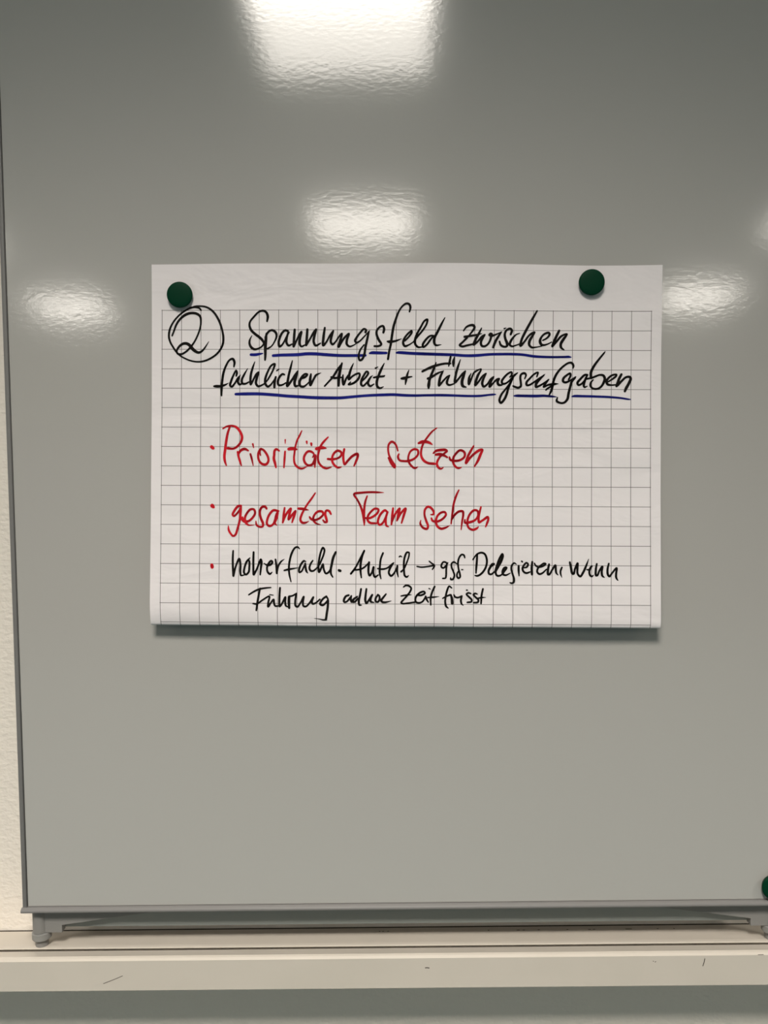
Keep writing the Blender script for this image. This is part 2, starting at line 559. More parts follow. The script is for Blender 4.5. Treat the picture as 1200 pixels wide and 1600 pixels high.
def ink(name, m, label, strokes, off=0.00035):
    """strokes: list of (origin x, origin y, scale, 'x,y,w x,y,w ...') -> one thin ink mesh on the paper"""
    V, Fc = [], []
    for (ox, oy, sc, txt) in strokes:
        P = []
        wl = 40.0
        for tok in txt.split():
            q = [float(a) for a in tok.split(',')]
            if len(q) > 2:
                wl = q[2]
            P.append((ox + q[0] / sc, oy + q[1] / sc, wl / sc))
        S = smooth_path(P)
        T = np.gradient(S[:, :2], axis=0)
        T /= np.maximum(np.hypot(T[:, 0], T[:, 1]), 1e-9)[:, None]
        Nn = np.stack([-T[:, 1], T[:, 0]], 1)
        hw = np.maximum(S[:, 2], 0.3)[:, None] * 0.5
        base = len(V)
        Lp, Rp = S[:, :2] + Nn * hw, S[:, :2] - Nn * hw
        V.extend(Lp.tolist())
        V.extend(Rp.tolist())
        n = len(S)
        for i in range(n - 1):
            Fc.append((base + i, base + i + 1, base + n + i + 1, base + n + i))
        for i in range(n):                                 # round nib at every step keeps sharp turns filled
            b0 = len(V)
            r = hw[i, 0] * (1.0 if 0 < i < n - 1 else 0.96)
            for k in range(10):
                V.append((S[i, 0] + r * math.cos(k * PI / 5), S[i, 1] + r * math.sin(k * PI / 5)))
            Fc.append(tuple(range(b0, b0 + 10)))
    A = np.array(V)
    P3 = on_sheet(A[:, 0], A[:, 1], off)
    me = bpy.data.meshes.new(name)
    me.from_pydata(P3.tolist(), [], Fc)
    # every face looks out into the room
    bm = bmesh.new()
    bm.from_mesh(me)
    bm.normal_update()
    for f in bm.faces:
        if f.normal.y > 0:
            f.normal_flip()
    bm.to_mesh(me)
    bm.free()
    o = obj(name, me, m, sheet)
    if label:
        o['label'] = label
    return o


INK = [
    ('circled_number', M_BLACK, 'black circled number 2', 0.00035, [
        (255, 470, 12, '710,180,32 680,140,34 600,122,34 520,130,40 430,175,34 330,245,34 230,345,34 160,450,36 118,560,40 108,680,40 135,780,38 180,860,36 240,950,36 320,1030,32 430,1090,30 550,1132,30 670,1143,32 790,1122,36 900,1072,38 1000,1000,38 1080,900,40 1120,800,42 1128,690,44 1110,570,40 1080,460,42 1030,340,44 960,230,42 880,155,40 790,112,36 680,100,32 590,108,34 520,135,34'),
        (255, 470, 12, '168,655,34 200,570,36 250,440,40 320,340,44 420,260,50 520,230,50 620,240,50 690,290,46 706,400,36 690,520,34 640,660,34 590,760,34 520,860,38 430,950,36 340,1000,40 270,990,40 255,940,34 290,870,44 360,810,50 430,800,56 490,830,60 550,900,62 610,950,56 670,970,48 740,930,36 800,850,26 855,762,10'),
    ]),
    ('handwritten_word', M_BLACK, 'black heading word Spannungsfeld', 0.00035, [
        (380, 480, 12, '448,265,36 460,170,50 430,95,46 370,65,42 290,90,38 200,180,38 130,270,38 118,340,44 150,430,48 220,500,50 300,560,52 360,620,50 385,680,38 350,735,32 280,775,34 210,788,46 150,750,50 118,680,44 125,610,34 165,530,12'),
        (380, 480, 12, '435,490,34 425,600,56 415,750,58 415,900,48 410,990,36'),
        (380, 480, 12, '415,570,40 450,490,42 500,440,40 550,432,46 610,475,48 625,545,42 590,640,30 530,730,28 455,780,36'),
        (380, 480, 12, '840,450,44 790,432,44 735,475,44 690,560,46 665,660,46 680,735,48 720,715,38 770,640,34 820,540,34 868,468,18'),
        (380, 480, 12, '845,470,36 815,580,44 812,665,46 850,718,42 920,690,28'),
        (380, 480, 12, '965,420,46 955,550,50 945,735,50'),
        (380, 480, 12, '945,735,46 1000,625,38 1060,500,40 1090,462,44 1065,580,48 1060,690,48 1090,735,38 1170,702,26'),
        (460, 480, 12, '243,415,46 233,560,50 220,712,46'),
        (460, 480, 12, '220,712,44 290,600,36 370,460,44 408,415,40 375,540,48 362,650,48 400,718,44 490,675,26'),
        (460, 480, 12, '570,385,40 548,540,50 540,715,48 600,650,36 660,540,36 730,440,30 690,570,48 682,650,46 715,697,42 770,650,32 830,560,36 890,495,36 862,620,52 830,740,52 880,660,38 940,570,42 1022,498,40 985,610,48 982,690,48 1030,735,38 1110,712,24 1200,645,22'),
        (540, 470, 12, '372,590,46 385,550,46 345,528,42 280,590,38 205,690,44 178,750,46 205,785,40 260,758,32 340,680,30 450,560,20'),
        (540, 470, 12, '435,580,38 405,720,46 370,880,48 350,1010,46 310,1095,44 265,1115,42 245,1050,42 270,930,36 345,825,28'),
        (540, 470, 12, '708,595,44 722,530,48 700,472,44 640,492,42 585,560,42 582,630,46 620,730,50 668,815,44 620,848,40 540,850,40'),
        (610, 470, 12, '358,205,32 375,120,44 350,62,46 300,50,42 230,95,36 160,195,38 110,320,44 60,480,48 30,650,48 10,800,46 -25,960,44 -45,1095,42'),
        (540, 470, 12, '785,762,36 830,768,60 890,762,46 960,745,36 1048,711,12'),
        (610, 470, 12, '268,752,34 340,680,36 400,595,40 398,565,40 340,605,38 262,705,42 238,790,46 270,848,46 340,828,30 430,772,24'),
        (610, 470, 12, '432,775,30 490,690,36 600,560,36 680,430,36 692,350,42 640,375,38 560,510,40 490,640,44 460,750,46 470,820,46 520,868,40 590,866,26'),
        (610, 470, 12, '795,652,36 740,660,38 655,740,42 605,830,44 615,868,38 680,822,38 750,730,36 815,655,34'),
        (610, 470, 12, '1022,315,18 960,430,40 880,590,48 830,690,50 820,780,48 850,830,42 955,822,10'),
    ]),
    ('handwritten_word', M_BLACK, 'black heading word zwischen', 0.00035, [
        (710, 480, 12, '172,442,26 220,375,36 290,340,42 355,340,52 378,380,46 340,445,38 278,525,30'),
        (710, 480, 12, '190,555,46 260,545,44 350,530,42 420,518,38 515,494,12'),
        (710, 480, 12, '240,570,40 150,660,40 100,712,44 150,735,42 240,715,40 350,692,36'),
        (710, 480, 12, '510,392,24 460,490,46 400,600,50 362,700,48 440,640,38 520,545,38 575,512,24 525,590,44 497,660,48 510,720,46 560,733,42 620,700,38 670,620,42 690,550,46 705,505,40 680,495,46 655,520,46 700,535,48 770,515,34 890,460,16'),
        (710, 480, 12, '880,465,26 830,540,44 770,640,50 728,752,46'),
        (710, 480, 12, '935,403,32 968,390,16'),
        (710, 480, 12, '1055,510,42 1078,435,50 1045,402,46 980,430,42 945,500,46 955,590,50 990,685,54 980,732,44 920,738,42 870,708,44 845,640,34'),
        (800, 480, 12, '145,490,14 80,512,28 20,572,40 -30,650,48 -42,705,44 0,733,38 70,715,28 160,682,24'),
        (800, 480, 12, '472,68,32 400,190,44 310,350,48 230,500,50 180,610,48 160,722,48 230,650,40 320,530,40 390,482,44 428,468,30 370,560,48 327,640,54 325,710,48 370,752,40 460,748,24 560,728,20'),
        (800, 480, 12, '575,622,26 650,582,34 705,510,44 690,480,46 620,495,40 552,560,42 525,640,54 550,700,50 600,710,38 670,690,28 745,652,20'),
        (800, 480, 12, '885,440,46 840,530,52 790,640,52 755,732,48'),
        (800, 480, 12, '760,730,44 830,650,42 930,540,42 1030,505,36 965,600,52 915,690,54 920,755,48 978,802,22'),
    ]),
    ('underline', M_BLUE, 'blue underline stroke', 0.00025, [
        (380, 480, 12, '142,890,50 230,890,54 300,878,46 368,866,20'),
    ]),
    ('underline', M_BLUE, 'blue underline stroke', 0.00025, [
        (380, 480, 12, '560,908,52 700,898,56 1000,890,60 1120,880,60 1160,875,60 1240,872,60 1360,875,60 1560,890,60 1810,905,56 2140,905,54 2290,903,50'),
    ]),
    ('underline', M_BLUE, 'blue underline stroke', 0.00025, [
        (540, 470, 12, '450,985,34 485,975,54 600,976,58 765,978,48'),
    ]),
    ('underline', M_BLUE, 'blue underline stroke', 0.00025, [
        (610, 470, 12, '112,975,34 150,970,50 400,985,56 800,1000,56 1200,1014,54 1400,1028,54 1600,1025,54 1850,1005,50 2050,1000,50 2280,1000,50 2480,1010,48 2700,1042,50 2980,1055,44 3280,1053,42 3340,1051,44 3388,1058,22'),
    ]),
    ('handwritten_word', M_BLACK, 'black heading word fachlicher', 0.00035, [
        (330, 550, 12, '425,275,32 436,190,46 402,128,46 340,155,38 270,275,40 228,400,46 205,550,46 196,680,46 194,820,30'),
        (330, 550, 12, '52,642,36 90,642,52 180,640,46 250,620,40 330,580,8'),
        (330, 550, 12, '470,450,34 482,390,42 468,345,34 420,430,38 375,540,44 355,630,44 385,650,42 440,590,36 500,490,36 550,430,12'),
        (330, 550, 12, '530,460,34 500,560,44 530,608,42 580,590,26'),
        (330, 550, 12, '685,308,12 620,420,38 575,520,44 585,588,44 640,595,38 710,560,26'),
        (330, 550, 12, '818,182,16 780,290,38 745,420,46 735,560,46 740,610,38 800,500,38 850,410,40 890,378,34 852,500,48 840,590,48 880,642,44 950,620,34 1010,580,28 1090,470,34 1170,310,38 1190,225,44 1130,250,38 1060,370,40 1015,500,46 1015,595,46 1060,648,44 1110,620,36 1170,540,28 1205,480,30'),
        (420, 550, 12, '130,468,40 110,560,48 105,662,48'),
        (420, 550, 12, '148,350,28 192,322,20'),
        (420, 550, 12, '292,425,36 260,412,40 200,470,44 170,560,46 185,618,44 240,620,36 335,570,26'),
        (420, 550, 12, '442,162,22 410,290,42 375,430,46 350,580,50 345,638,48 430,530,44 500,420,44 545,350,18 508,470,54 482,580,54 500,640,48 550,630,30'),
        (420, 550, 12, '590,500,36 680,470,42 722,420,40 680,412,40 620,470,48 577,560,50 590,635,48 650,648,42 720,600,30 765,550,24'),
        (420, 550, 12, '790,415,36 775,520,54 780,625,42 840,510,42 890,430,40 980,390,10'),
    ]),
    ('handwritten_word', M_BLACK, 'black heading word Arbeit', 0.00035, [
        (500, 550, 12, '85,640,32 150,570,34 240,470,42 330,330,44 418,200,16'),
        (500, 550, 12, '412,210,36 380,330,54 355,480,56 348,632,46'),
        (500, 550, 12, '210,472,42 270,487,46 340,482,40 405,475,30'),
        (500, 550, 12, '432,428,24 425,510,48 440,610,44 490,500,38 530,430,28'),
        (500, 550, 12, '628,212,16 580,320,44 548,430,48 540,512,44 600,460,38 680,412,38 738,402,40 745,435,42 720,500,46 650,570,44 580,602,40 535,608,36 575,560,22'),
        (500, 550, 12, '790,545,30 860,470,36 905,392,42 878,365,40 820,440,42 775,540,46 775,615,48 810,635,40 870,580,34 985,440,14'),
        (500, 550, 12, '960,460,30 915,530,46 900,590,48 940,640,44 1012,600,24'),
        (500, 550, 12, '1042,302,36 1087,278,14'),
        (590, 550, 12, '125,212,18 70,320,46 20,440,50 -15,560,52 -5,645,50 40,678,44 110,652,18'),
        (500, 550, 12, '1008,480,36 1080,465,40 1200,452,34 1215,440,16'),
    ]),
    ('plus_sign', M_BLACK, 'black plus sign', 0.00035, [
        (590, 550, 12, '587,338,16 555,430,42 532,540,44 520,612,20'),
        (590, 550, 12, '445,498,40 490,492,58 560,475,44 645,460,20'),
    ]),
    ('handwritten_word', M_BLACK, 'black heading word Führungsaufgaben', 0.00035, [
        (650, 550, 12, '118,365,42 200,322,46 320,272,54 420,242,46 540,217,42 645,215,40'),
        (650, 550, 12, '376,198,22 340,300,44 290,420,48 255,520,50 238,630,60 235,680,36'),
        (650, 550, 12, '220,500,46 300,465,44 400,402,40 520,352,16'),
        (650, 550, 12, '650,85,38 630,180,44 612,268,22'),
        (650, 550, 12, '722,98,28 700,190,54 702,272,28'),
        (650, 550, 12, '500,370,34 455,470,50 432,590,52 430,630,44 520,530,36 590,460,34 638,432,12 588,530,46 582,590,48 620,618,40 725,590,24'),
        (650, 550, 12, '833,142,18 785,280,44 745,430,48 732,568,48 800,500,38 870,410,38 928,352,20 892,450,52 862,560,58 877,635,56 942,660,22'),
        (730, 550, 12, '74,398,16 35,490,46 30,605,40 70,520,38 120,400,36 150,368,38 262,320,26 200,440,50 165,540,50 150,622,46 210,560,38 290,450,36 358,398,18 297,520,48 282,600,50 310,648,46 370,610,36 450,500,38 500,460,22 442,560,48 420,650,46 490,580,36 560,512,40 602,500,34 570,560,50 590,615,50 652,620,28'),
        (730, 550, 12, '798,472,24 835,430,40 832,378,38 770,402,38 690,480,42 648,550,46 665,595,44 720,588,36 800,530,36 880,440,44 945,390,22'),
        (730, 550, 12, '865,470,36 810,580,46 770,680,46 740,790,48 700,880,48 630,955,46 605,910,46 640,800,42 720,695,36 795,590,28'),
        (800, 550, 12, '237,502,26 262,430,40 232,397,46 172,420,42 155,480,44 165,570,44 165,640,44 120,668,42 60,655,40 22,638,36'),
        (800, 550, 12, '465,465,28 487,385,36 420,412,36 330,500,38 272,570,44 275,618,46 320,620,38 420,560,36 520,490,38 620,415,12'),
        (800, 550, 12, '600,432,30 500,530,50 452,600,54 450,655,46 500,640,40 590,590,36 692,512,20 620,605,40 592,655,38 680,617,38 780,602,52 870,595,8'),
        (800, 550, 12, '1145,302,28 1152,260,44 1120,205,44 1060,205,38 960,270,40 880,350,42 820,440,46 780,540,48 760,640,48 735,730,48 695,808,26'),
        (800, 550, 12, '635,712,32 670,682,36 740,642,36'),
        (800, 550, 12, '1058,520,32 1095,450,42 1092,402,42 1020,440,42 962,500,48 958,550,48 1000,570,44 1080,540,36 1195,465,26'),
        (800, 550, 12, '1185,485,32 1120,560,46 1090,660,48 1060,780,50 1040,880,50 980,948,42 900,953,40 840,918,46 852,852,24'),
        (890, 550, 12, '338,425,30 285,430,42 200,510,44 147,580,48 165,618,44 220,600,38 290,520,36 332,430,38'),
        (890, 550, 12, '308,480,42 280,560,46 265,630,46 280,660,36 332,640,18'),
        (890, 550, 12, '320,505,34 400,488,38'),
        (890, 550, 12, '665,-8,18 650,15,30 560,125,40 460,260,48 402,380,52 400,470,52'),
        (890, 550, 12, '395,492,40 480,460,38 560,430,36 630,440,48 660,500,54 640,570,50 590,650,42 520,690,40 430,680,42 390,630,42 400,570,38 445,520,22'),
        (890, 550, 12, '720,560,28 800,510,36 872,450,40 878,425,38 800,435,38 732,485,42 692,550,50 712,605,48 780,620,34 860,615,26'),
        (890, 550, 12, '972,418,46 925,510,52 880,640,50'),
        (890, 550, 12, '900,625,48 980,540,44 1060,472,42 1130,470,50 1145,500,54 1110,590,54 1060,680,56 1035,738,44'),
    ]),
    ('underline', M_BLUE, 'blue underline stroke', 0.00025, [
        (330, 550, 12, '458,790,48 600,786,58 900,785,58 1200,805,58 1430,825,56 1680,840,58 1930,855,60 2280,860,58 2440,858,56 2640,840,52 2940,815,50 3240,803,54 3420,799,54 3620,811,52 3820,816,48 4020,812,46 4320,810,50 4540,815,46 4840,825,44 5040,822,44 5200,805,38 5300,796,36 5336,795,18'),
    ]),
    ('underline', M_BLUE, 'blue underline stroke', 0.00025, [
        (800, 550, 12, '38,822,26 90,820,48 200,822,50 450,825,52 600,820,46 740,832,40 835,842,14'),
    ]),
    ('underline', M_BLUE, 'blue underline stroke', 0.00025, [
        (890, 550, 12, '45,835,26 90,826,44 250,828,46 500,835,44 750,845,42 950,862,38 1100,885,30 1142,888,18'),
    ]),
    ('bullet_dot', M_RED, 'red bullet dot', 0.00035, [
        (320, 655, 12, '126,518,66 156,542,62'),
    ]),
    ('handwritten_word', M_RED, 'red word Prioritäten', 0.00035, [
        (320, 655, 12, '468,145,40 430,260,46 400,420,50 380,580,52 367,700,50 377,790,46 405,868,24'),
        (320, 655, 12, '340,175,28 400,140,34 500,122,38 590,150,48 660,230,50 698,330,50 680,420,48 620,500,44 540,550,42 430,545,52'),
        (320, 655, 12, '615,610,36 630,690,44 660,790,44 685,868,26'),
        (320, 655, 12, '632,645,44 680,582,50 750,558,52 815,590,32'),
        (320, 655, 12, '855,652,38 880,740,40 907,868,18'),
        (320, 655, 12, '900,465,38 916,535,20'),
        (400, 655, 12, '85,680,24 72,600,36 90,557,46 50,620,46 42,720,44 72,800,44 130,845,48 190,845,48 230,790,46 228,720,46 190,640,46 140,578,44 90,552,40'),
        (400, 655, 12, '345,650,44 335,740,52 355,820,50 375,905,32'),
        (400, 655, 12, '340,660,46 350,590,48 380,562,46 435,592,34'),
        (400, 655, 12, '545,605,36 535,740,42 523,905,30'),
        (400, 655, 12, '548,385,28 548,455,14'),
        (400, 655, 12, '860,215,20 820,300,36 770,400,36 735,530,36 722,630,38 712,740,40 730,840,42 790,905,42 860,925,42 955,888,16'),
        (400, 655, 12, '612,560,56 680,552,62 760,565,40'),
        (400, 655, 12, '1060,718,22 1085,655,34 1040,610,44 980,602,46 922,660,46 897,740,46 922,820,46 980,865,46 1050,850,48 1090,790,50 1115,690,46'),
        (400, 655, 12, '1110,680,54 1103,800,52 1104,905,24'),
        (400, 655, 12, '950,418,40 955,458,24'),
        (400, 655, 12, '1035,455,46 1040,492,32'),
        (470, 655, 12, '512,335,26 440,410,42 380,490,42 340,600,42 320,700,44 332,800,44 390,880,42 470,920,44 572,900,20'),
        (470, 655, 12, '292,555,60 360,537,66 424,535,56 478,546,20'),
        (470, 655, 12, '505,745,42 580,752,46 680,735,42 748,690,42 758,620,44 690,590,46 622,640,44 587,720,42 592,800,44 640,870,44 700,908,40 765,893,18'),
        (470, 655, 12, '815,560,42 797,670,46 802,780,46 822,845,44 880,780,46 970,690,48 1060,650,52 1070,680,48 1040,780,46 998,875,30'),
    ]),
    ('handwritten_word', M_RED, 'red word setzen', 0.00035, [
        (595, 655, 12, '318,592,30 300,520,36 260,450,42 205,422,46 152,470,42 137,560,38 157,680,40 210,790,46 262,880,54 262,905,40'),
        (595, 655, 12, '140,722,30 200,822,58 252,900,48'),
        (595, 655, 12, '340,652,32 322,700,44 350,768,42 430,785,42 530,780,46 640,730,42 700,650,42 690,580,44 630,562,42 560,600,40 517,700,38 522,790,42 570,870,42 640,918,38 695,893,18'),
        (595, 655, 12, '1052,163,20 960,232,34 870,342,38 800,450,38 762,560,42 757,680,46 802,770,50 880,820,48 1010,835,50'),
        (595, 655, 12, '708,450,42 770,427,62 850,422,58 920,445,48 965,475,20'),
        (670, 655, 12, '84,640,28 130,597,46 220,577,52 320,577,50 342,600,40 300,632,40 232,690,34'),
        (670, 655, 12, '130,665,46 200,657,58 270,672,52 350,715,32'),
        (670, 655, 12, '220,690,42 170,770,44 152,830,46 174,897,48 226,930,38 275,903,16'),
        (670, 655, 12, '387,710,34 404,760,44 480,780,46 590,765,44 670,700,44 667,620,46 590,582,46 520,632,44 462,720,44 457,810,44 500,888,44 560,918,38 617,898,18'),
        (670, 655, 12, '842,500,30 790,590,46 732,700,48 697,822,48 770,730,46 860,640,48 960,577,52 1005,572,42 970,660,52 920,780,50 858,882,28'),
    ]),
    ('bullet_dot', M_RED, 'red bullet dot', 0.00035, [
        (310, 650, 4.444, '96,623,30 104,632,22'),
    ]),
    ('handwritten_word', M_RED, 'red word gesamtes', 0.00035, [
        (350, 755, 12, '320,422,42 262,432,48 192,520,46 162,590,44 187,615,40 242,570,38 312,470,38'),
        (350, 755, 12, '318,425,40 312,540,46 297,680,46 260,830,44 212,968,44 170,990,40 122,940,40 87,870,40 82,795,18'),
        (350, 755, 12, '345,640,40 347,680,56 390,715,60 460,710,46 540,642,44 582,560,44 560,492,44 500,490,44 432,560,44 392,650,46 402,720,50 450,780,36 565,785,10'),
        (350, 755, 12, '800,480,38 772,442,48 722,442,46 682,490,46 672,570,46 692,660,48 732,760,48 722,812,40 660,815,40 610,780,40 598,710,20'),
        (350, 755, 12, '1020,522,42 930,507,46 862,570,46 812,680,44 807,770,44 860,803,44 920,770,42 952,700,42 985,580,44 1022,520,36'),
        (350, 755, 12, '1010,560,40 982,660,50 955,745,40 988,790,20'),
        (430, 755, 12, '177,460,34 160,580,46 140,740,32'),
        (430, 755, 12, '145,735,30 200,592,44 292,475,44 267,580,48 250,680,42 320,590,44 382,520,38 352,620,48 315,735,30'),
        (430, 755, 12, '752,183,28 680,290,38 600,400,38 540,500,40 492,600,44 472,690,46 510,740,48 570,740,40 632,710,10'),
        (430, 755, 12, '430,475,42 500,480,52 560,490,46 632,505,8'),
        (430, 755, 12, '645,632,34 672,670,46 740,690,44 840,650,42 900,580,42 880,532,46 800,532,46 732,600,42 712,680,42 760,748,36 852,775,8'),
        (430, 755, 12, '1045,580,36 1010,522,46 960,512,42 937,570,48 957,660,48 968,725,42 930,730,42 895,690,30'),
    ]),
    ('handwritten_word', M_RED, 'red word Team', 0.00035, [
        (545, 755, 12, '655,175,10 540,170,36 420,167,40 250,177,42 100,205,44 160,310,38 220,430,42 262,560,48 287,700,48 290,795,18'),
        (545, 755, 12, '345,240,28 310,340,40 292,450,44 287,580,44 290,720,36'),
        (545, 755, 12, '305,650,36 370,660,42 460,622,44 542,550,44 555,492,42 490,477,42 420,530,42 362,610,44 352,690,44 400,742,46 520,752,36'),
        (545, 755, 12, '725,550,40 682,507,44 612,560,44 557,660,44 547,740,44 580,782,42 640,740,42 692,640,44 727,540,42'),
        (545, 755, 12, '702,620,38 692,720,44 705,795,40 747,817,20'),
        (545, 755, 12, '830,470,40 815,600,48 800,772,36'),
        (545, 755, 12, '805,740,32 870,580,42 952,475,42 927,590,48 900,705,30'),
        (545, 755, 12, '910,690,32 970,570,44 1065,475,44 1032,600,48 988,748,30'),
    ]),
    ('handwritten_word', M_RED, 'red word sehen', 0.00035, [
        (650, 755, 10, '230,490,20 270,487,32 276,450,36 230,382,38 185,368,38 142,410,36 132,490,34 160,590,38 188,670,36 170,713,38 110,695,36 67,630,32 75,578,14'),
        (650, 755, 10, '240,545,28 257,585,36 320,600,38 410,562,36 468,490,36 450,452,36 390,460,36 330,520,36 312,600,38 332,670,38 390,710,40 460,695,34 530,660,10'),
        (650, 755, 10, '670,105,22 630,190,34 590,320,34 570,460,34 548,635,22'),
        (650, 755, 10, '555,570,32 600,500,36 670,442,38 730,442,40 738,490,36 720,600,32 705,725,18'),
        (650, 755, 10, '765,570,26 765,615,38 830,612,40 930,570,36 970,500,34 960,432,36 910,422,38 852,470,36 812,550,36 802,640,36 830,702,36 890,728,38 950,705,34 977,680,14'),
        (650, 755, 10, '1015,372,28 990,470,36 977,560,38 985,610,38 1040,580,36 1120,532,44 1130,560,38 1112,620,36 1088,680,22'),
    ]),
    ('bullet_dot', M_RED, 'red bullet dot', 0.00035, [
        (310, 840, 3.53, '74,151,19 76,163,19'),
    ]),
    ('handwritten_word', M_BLACK, 'black word hoher', 0.00035, [
        (350, 845, 12, '172,185,32 165,300,40 165,450,42 176,660,42'),
        (350, 845, 12, '180,650,36 220,480,36 285,337,40 308,440,42 305,580,42 320,648,36 380,640,22'),
        (350, 845, 12, '485,320,22 430,382,40 385,500,40 377,600,42 410,632,40 460,590,40 475,480,40 475,390,38 460,350,24'),
        (350, 845, 12, '555,212,38 550,350,42 550,500,42 552,630,42'),
        (350, 845, 12, '560,632,42 620,520,38 690,350,42 702,400,46 690,520,42 678,635,32'),
        (350, 845, 12, '755,425,24 810,460,32 870,450,42 908,400,42 885,372,36 840,420,42 807,500,40 817,580,40 860,622,40 902,588,18'),
        (350, 845, 12, '965,348,34 980,450,42 990,610,40'),
        (350, 845, 12, '990,600,34 1020,470,36 1070,390,34 1132,343,10'),
    ]),
    ('handwritten_word', M_BLACK, 'black word fachl', 0.00035, [
        (440, 845, 12, '337,150,20 300,117,36 250,132,36 190,232,40 152,370,40 137,500,40 147,640,38 177,770,22'),
        (440, 845, 12, '48,555,32 130,535,40 220,520,30 310,505,10'),
        (440, 845, 12, '455,390,20 420,377,38 365,440,40 327,540,42 332,588,42 370,575,36 430,460,34'),
        (440, 845, 12, '443,425,38 450,500,42 470,580,38 492,607,16'),
        (440, 845, 12, '585,370,30 540,440,36 522,520,42 550,563,42 600,560,36 670,500,28'),
        (440, 845, 12, '710,450,34 740,380,34 790,250,36 802,165,38 775,130,40 737,205,38 702,360,40 690,480,42 702,585,44 745,505,40 775,440,40 790,530,38 830,612,40 880,590,38 935,500,32'),
        (440, 845, 12, '1015,212,42 970,310,50 942,430,48 922,540,44 927,620,38 960,682,26'),
    ]),
    ('full_stop', M_BLACK, 'black full stop', 0.00035, [
        (440, 845, 12, '1072,552,48 1102,562,50'),
    ]),
    ('handwritten_word', M_BLACK, 'black word Anteil', 0.00035, [
        (540, 845, 12, '98,618,40 180,510,38 260,360,34 350,185,36 310,290,42 282,430,44 280,560,42 295,692,28'),
        (540, 845, 12, '160,545,34 240,540,34 330,510,34 430,420,30'),
        (540, 845, 12, '440,402,42 430,500,44 430,600,42 450,652,40 490,600,38 525,492,40 520,600,40 550,678,40 612,640,26'),
        (540, 845, 12, '702,230,38 660,340,38 645,460,38 640,600,40 662,712,24'),
        (540, 845, 12, '600,520,28 680,532,34 780,510,32 870,440,38 902,413,28'),
        (540, 845, 12, '885,430,36 835,512,40 810,600,40 850,657,42 900,620,36 965,490,28'),
        (540, 845, 12, '970,470,40 965,570,42 987,678,20'),
        (540, 845, 12, '1005,300,26 1030,285,26 1055,302,18'),
        (540, 845, 12, '1040,580,36 1090,530,34 1150,400,32 1188,280,30 1188,220,34 1150,217,38 1110,300,40 1092,420,40 1095,560,40 1112,658,40 1150,678,36 1180,650,18'),
    ]),
    ('arrow', M_BLACK, 'black arrow pointing right', 0.00035, [
        (640, 850, 12, '137,420,26 220,434,30 320,425,30 465,402,32'),
        (640, 850, 12, '367,322,24 412,360,30 465,405,34 427,478,26'),
    ]),
    ('handwritten_word', M_BLACK, 'black abbreviation ggf.', 0.00035, [
        (640, 850, 12, '690,350,36 640,335,36 600,382,36 597,430,38 630,450,36 680,410,36 718,352,24'),
        (640, 850, 12, '700,370,36 687,470,36 685,580,36 672,638,34 620,645,30'),
        (640, 850, 12, '880,368,24 830,337,36 787,370,36 787,430,36 822,520,36 840,590,36 812,658,38 772,663,34 770,630,20'),
        (640, 850, 12, '1035,260,26 1020,212,36 980,197,36 932,250,36 907,350,36 917,460,36 942,560,38 945,620,38 910,640,38 887,600,36 897,540,32 930,492,24'),
        (640, 850, 12, '978,480,26 1003,480,16'),
    ]),
    ('handwritten_word', M_BLACK, 'black word Delegieren with comma', 0.00035, [
        (730, 850, 12, '187,190,36 180,330,42 170,450,40 165,545,30'),
        (730, 850, 12, '110,290,32 140,242,30 190,187,34 270,162,38 330,190,40 366,280,40 366,370,40 332,470,40 260,560,40 190,598,36 145,590,24'),
        (730, 850, 12, '430,430,40 500,375,44 470,380,48 430,440,46 400,510,42 412,560,42 450,568,38 510,522,34'),
        (730, 850, 12, '520,520,36 560,390,38 610,260,38 660,187,38 668,220,46 630,330,54 572,440,48 532,530,42 560,592,38 620,590,34 660,560,28'),
        (730, 850, 12, '672,540,42 735,445,46 700,450,50 662,520,44 672,568,40 720,585,36 810,545,18'),
        (730, 850, 12, '922,380,18 882,357,34 837,400,36 827,470,36 850,560,38 878,660,42 870,718,40 830,735,36 800,723,22'),
        (730, 850, 12, '965,410,40 965,500,42 973,597,22'),
        (730, 850, 12, '1022,323,34 1037,337,26'),
        (800, 850, 12, '225,445,28 280,430,38 300,380,38 270,352,36 222,400,40 197,460,42 217,518,40 270,545,38 335,525,30'),
        (800, 850, 12, '380,335,42 370,450,48 375,570,46'),
        (800, 850, 12, '420,360,28 440,400,34 500,432,36 590,410,36 630,372,40 600,362,34 540,400,34 490,450,38 472,520,40 510,563,40 570,545,36 645,475,28'),
        (800, 850, 12, '695,382,42 675,480,46 677,568,48 700,570,40 750,490,38 812,400,42 820,460,42 830,540,38 862,582,16'),
        (800, 850, 12, '935,440,36 910,510,38 915,570,32 937,630,10'),
    ]),
    ('handwritten_word', M_BLACK, 'black word wenn', 0.00035, [
        (880, 850, 12, '125,342,40 145,440,46 172,553,48 197,558,42 220,470,40 270,362,42 267,450,44 272,560,42 320,608,42 370,540,44 430,410,40 477,282,12'),
        (880, 850, 12, '440,480,24 480,482,34 535,415,40 510,450,44 490,520,42 505,588,40 540,608,36 567,583,16'),
        (880, 850, 12, '630,372,36 612,480,44 615,588,44 640,588,40 680,500,38 735,422,40 722,520,44 735,598,40 772,627,20'),
        (880, 850, 12, '855,367,36 832,470,42 837,570,44 865,608,40 920,540,36 1002,452,40 992,560,42 995,630,40 1025,682,20'),
    ]),
    ('handwritten_word', M_BLACK, 'black word Führung', 0.00035, [
        (380, 905, 12, '104,293,28 200,232,36 300,187,38 400,167,34 520,156,24'),
        (380, 905, 12, '315,172,36 290,300,42 265,450,42 245,585,34'),
        (380, 905, 12, '182,456,28 260,460,36 360,392,34 490,322,34 472,430,40 467,512,42 520,440,36 570,382,40 577,440,42 600,500,38 655,502,28'),
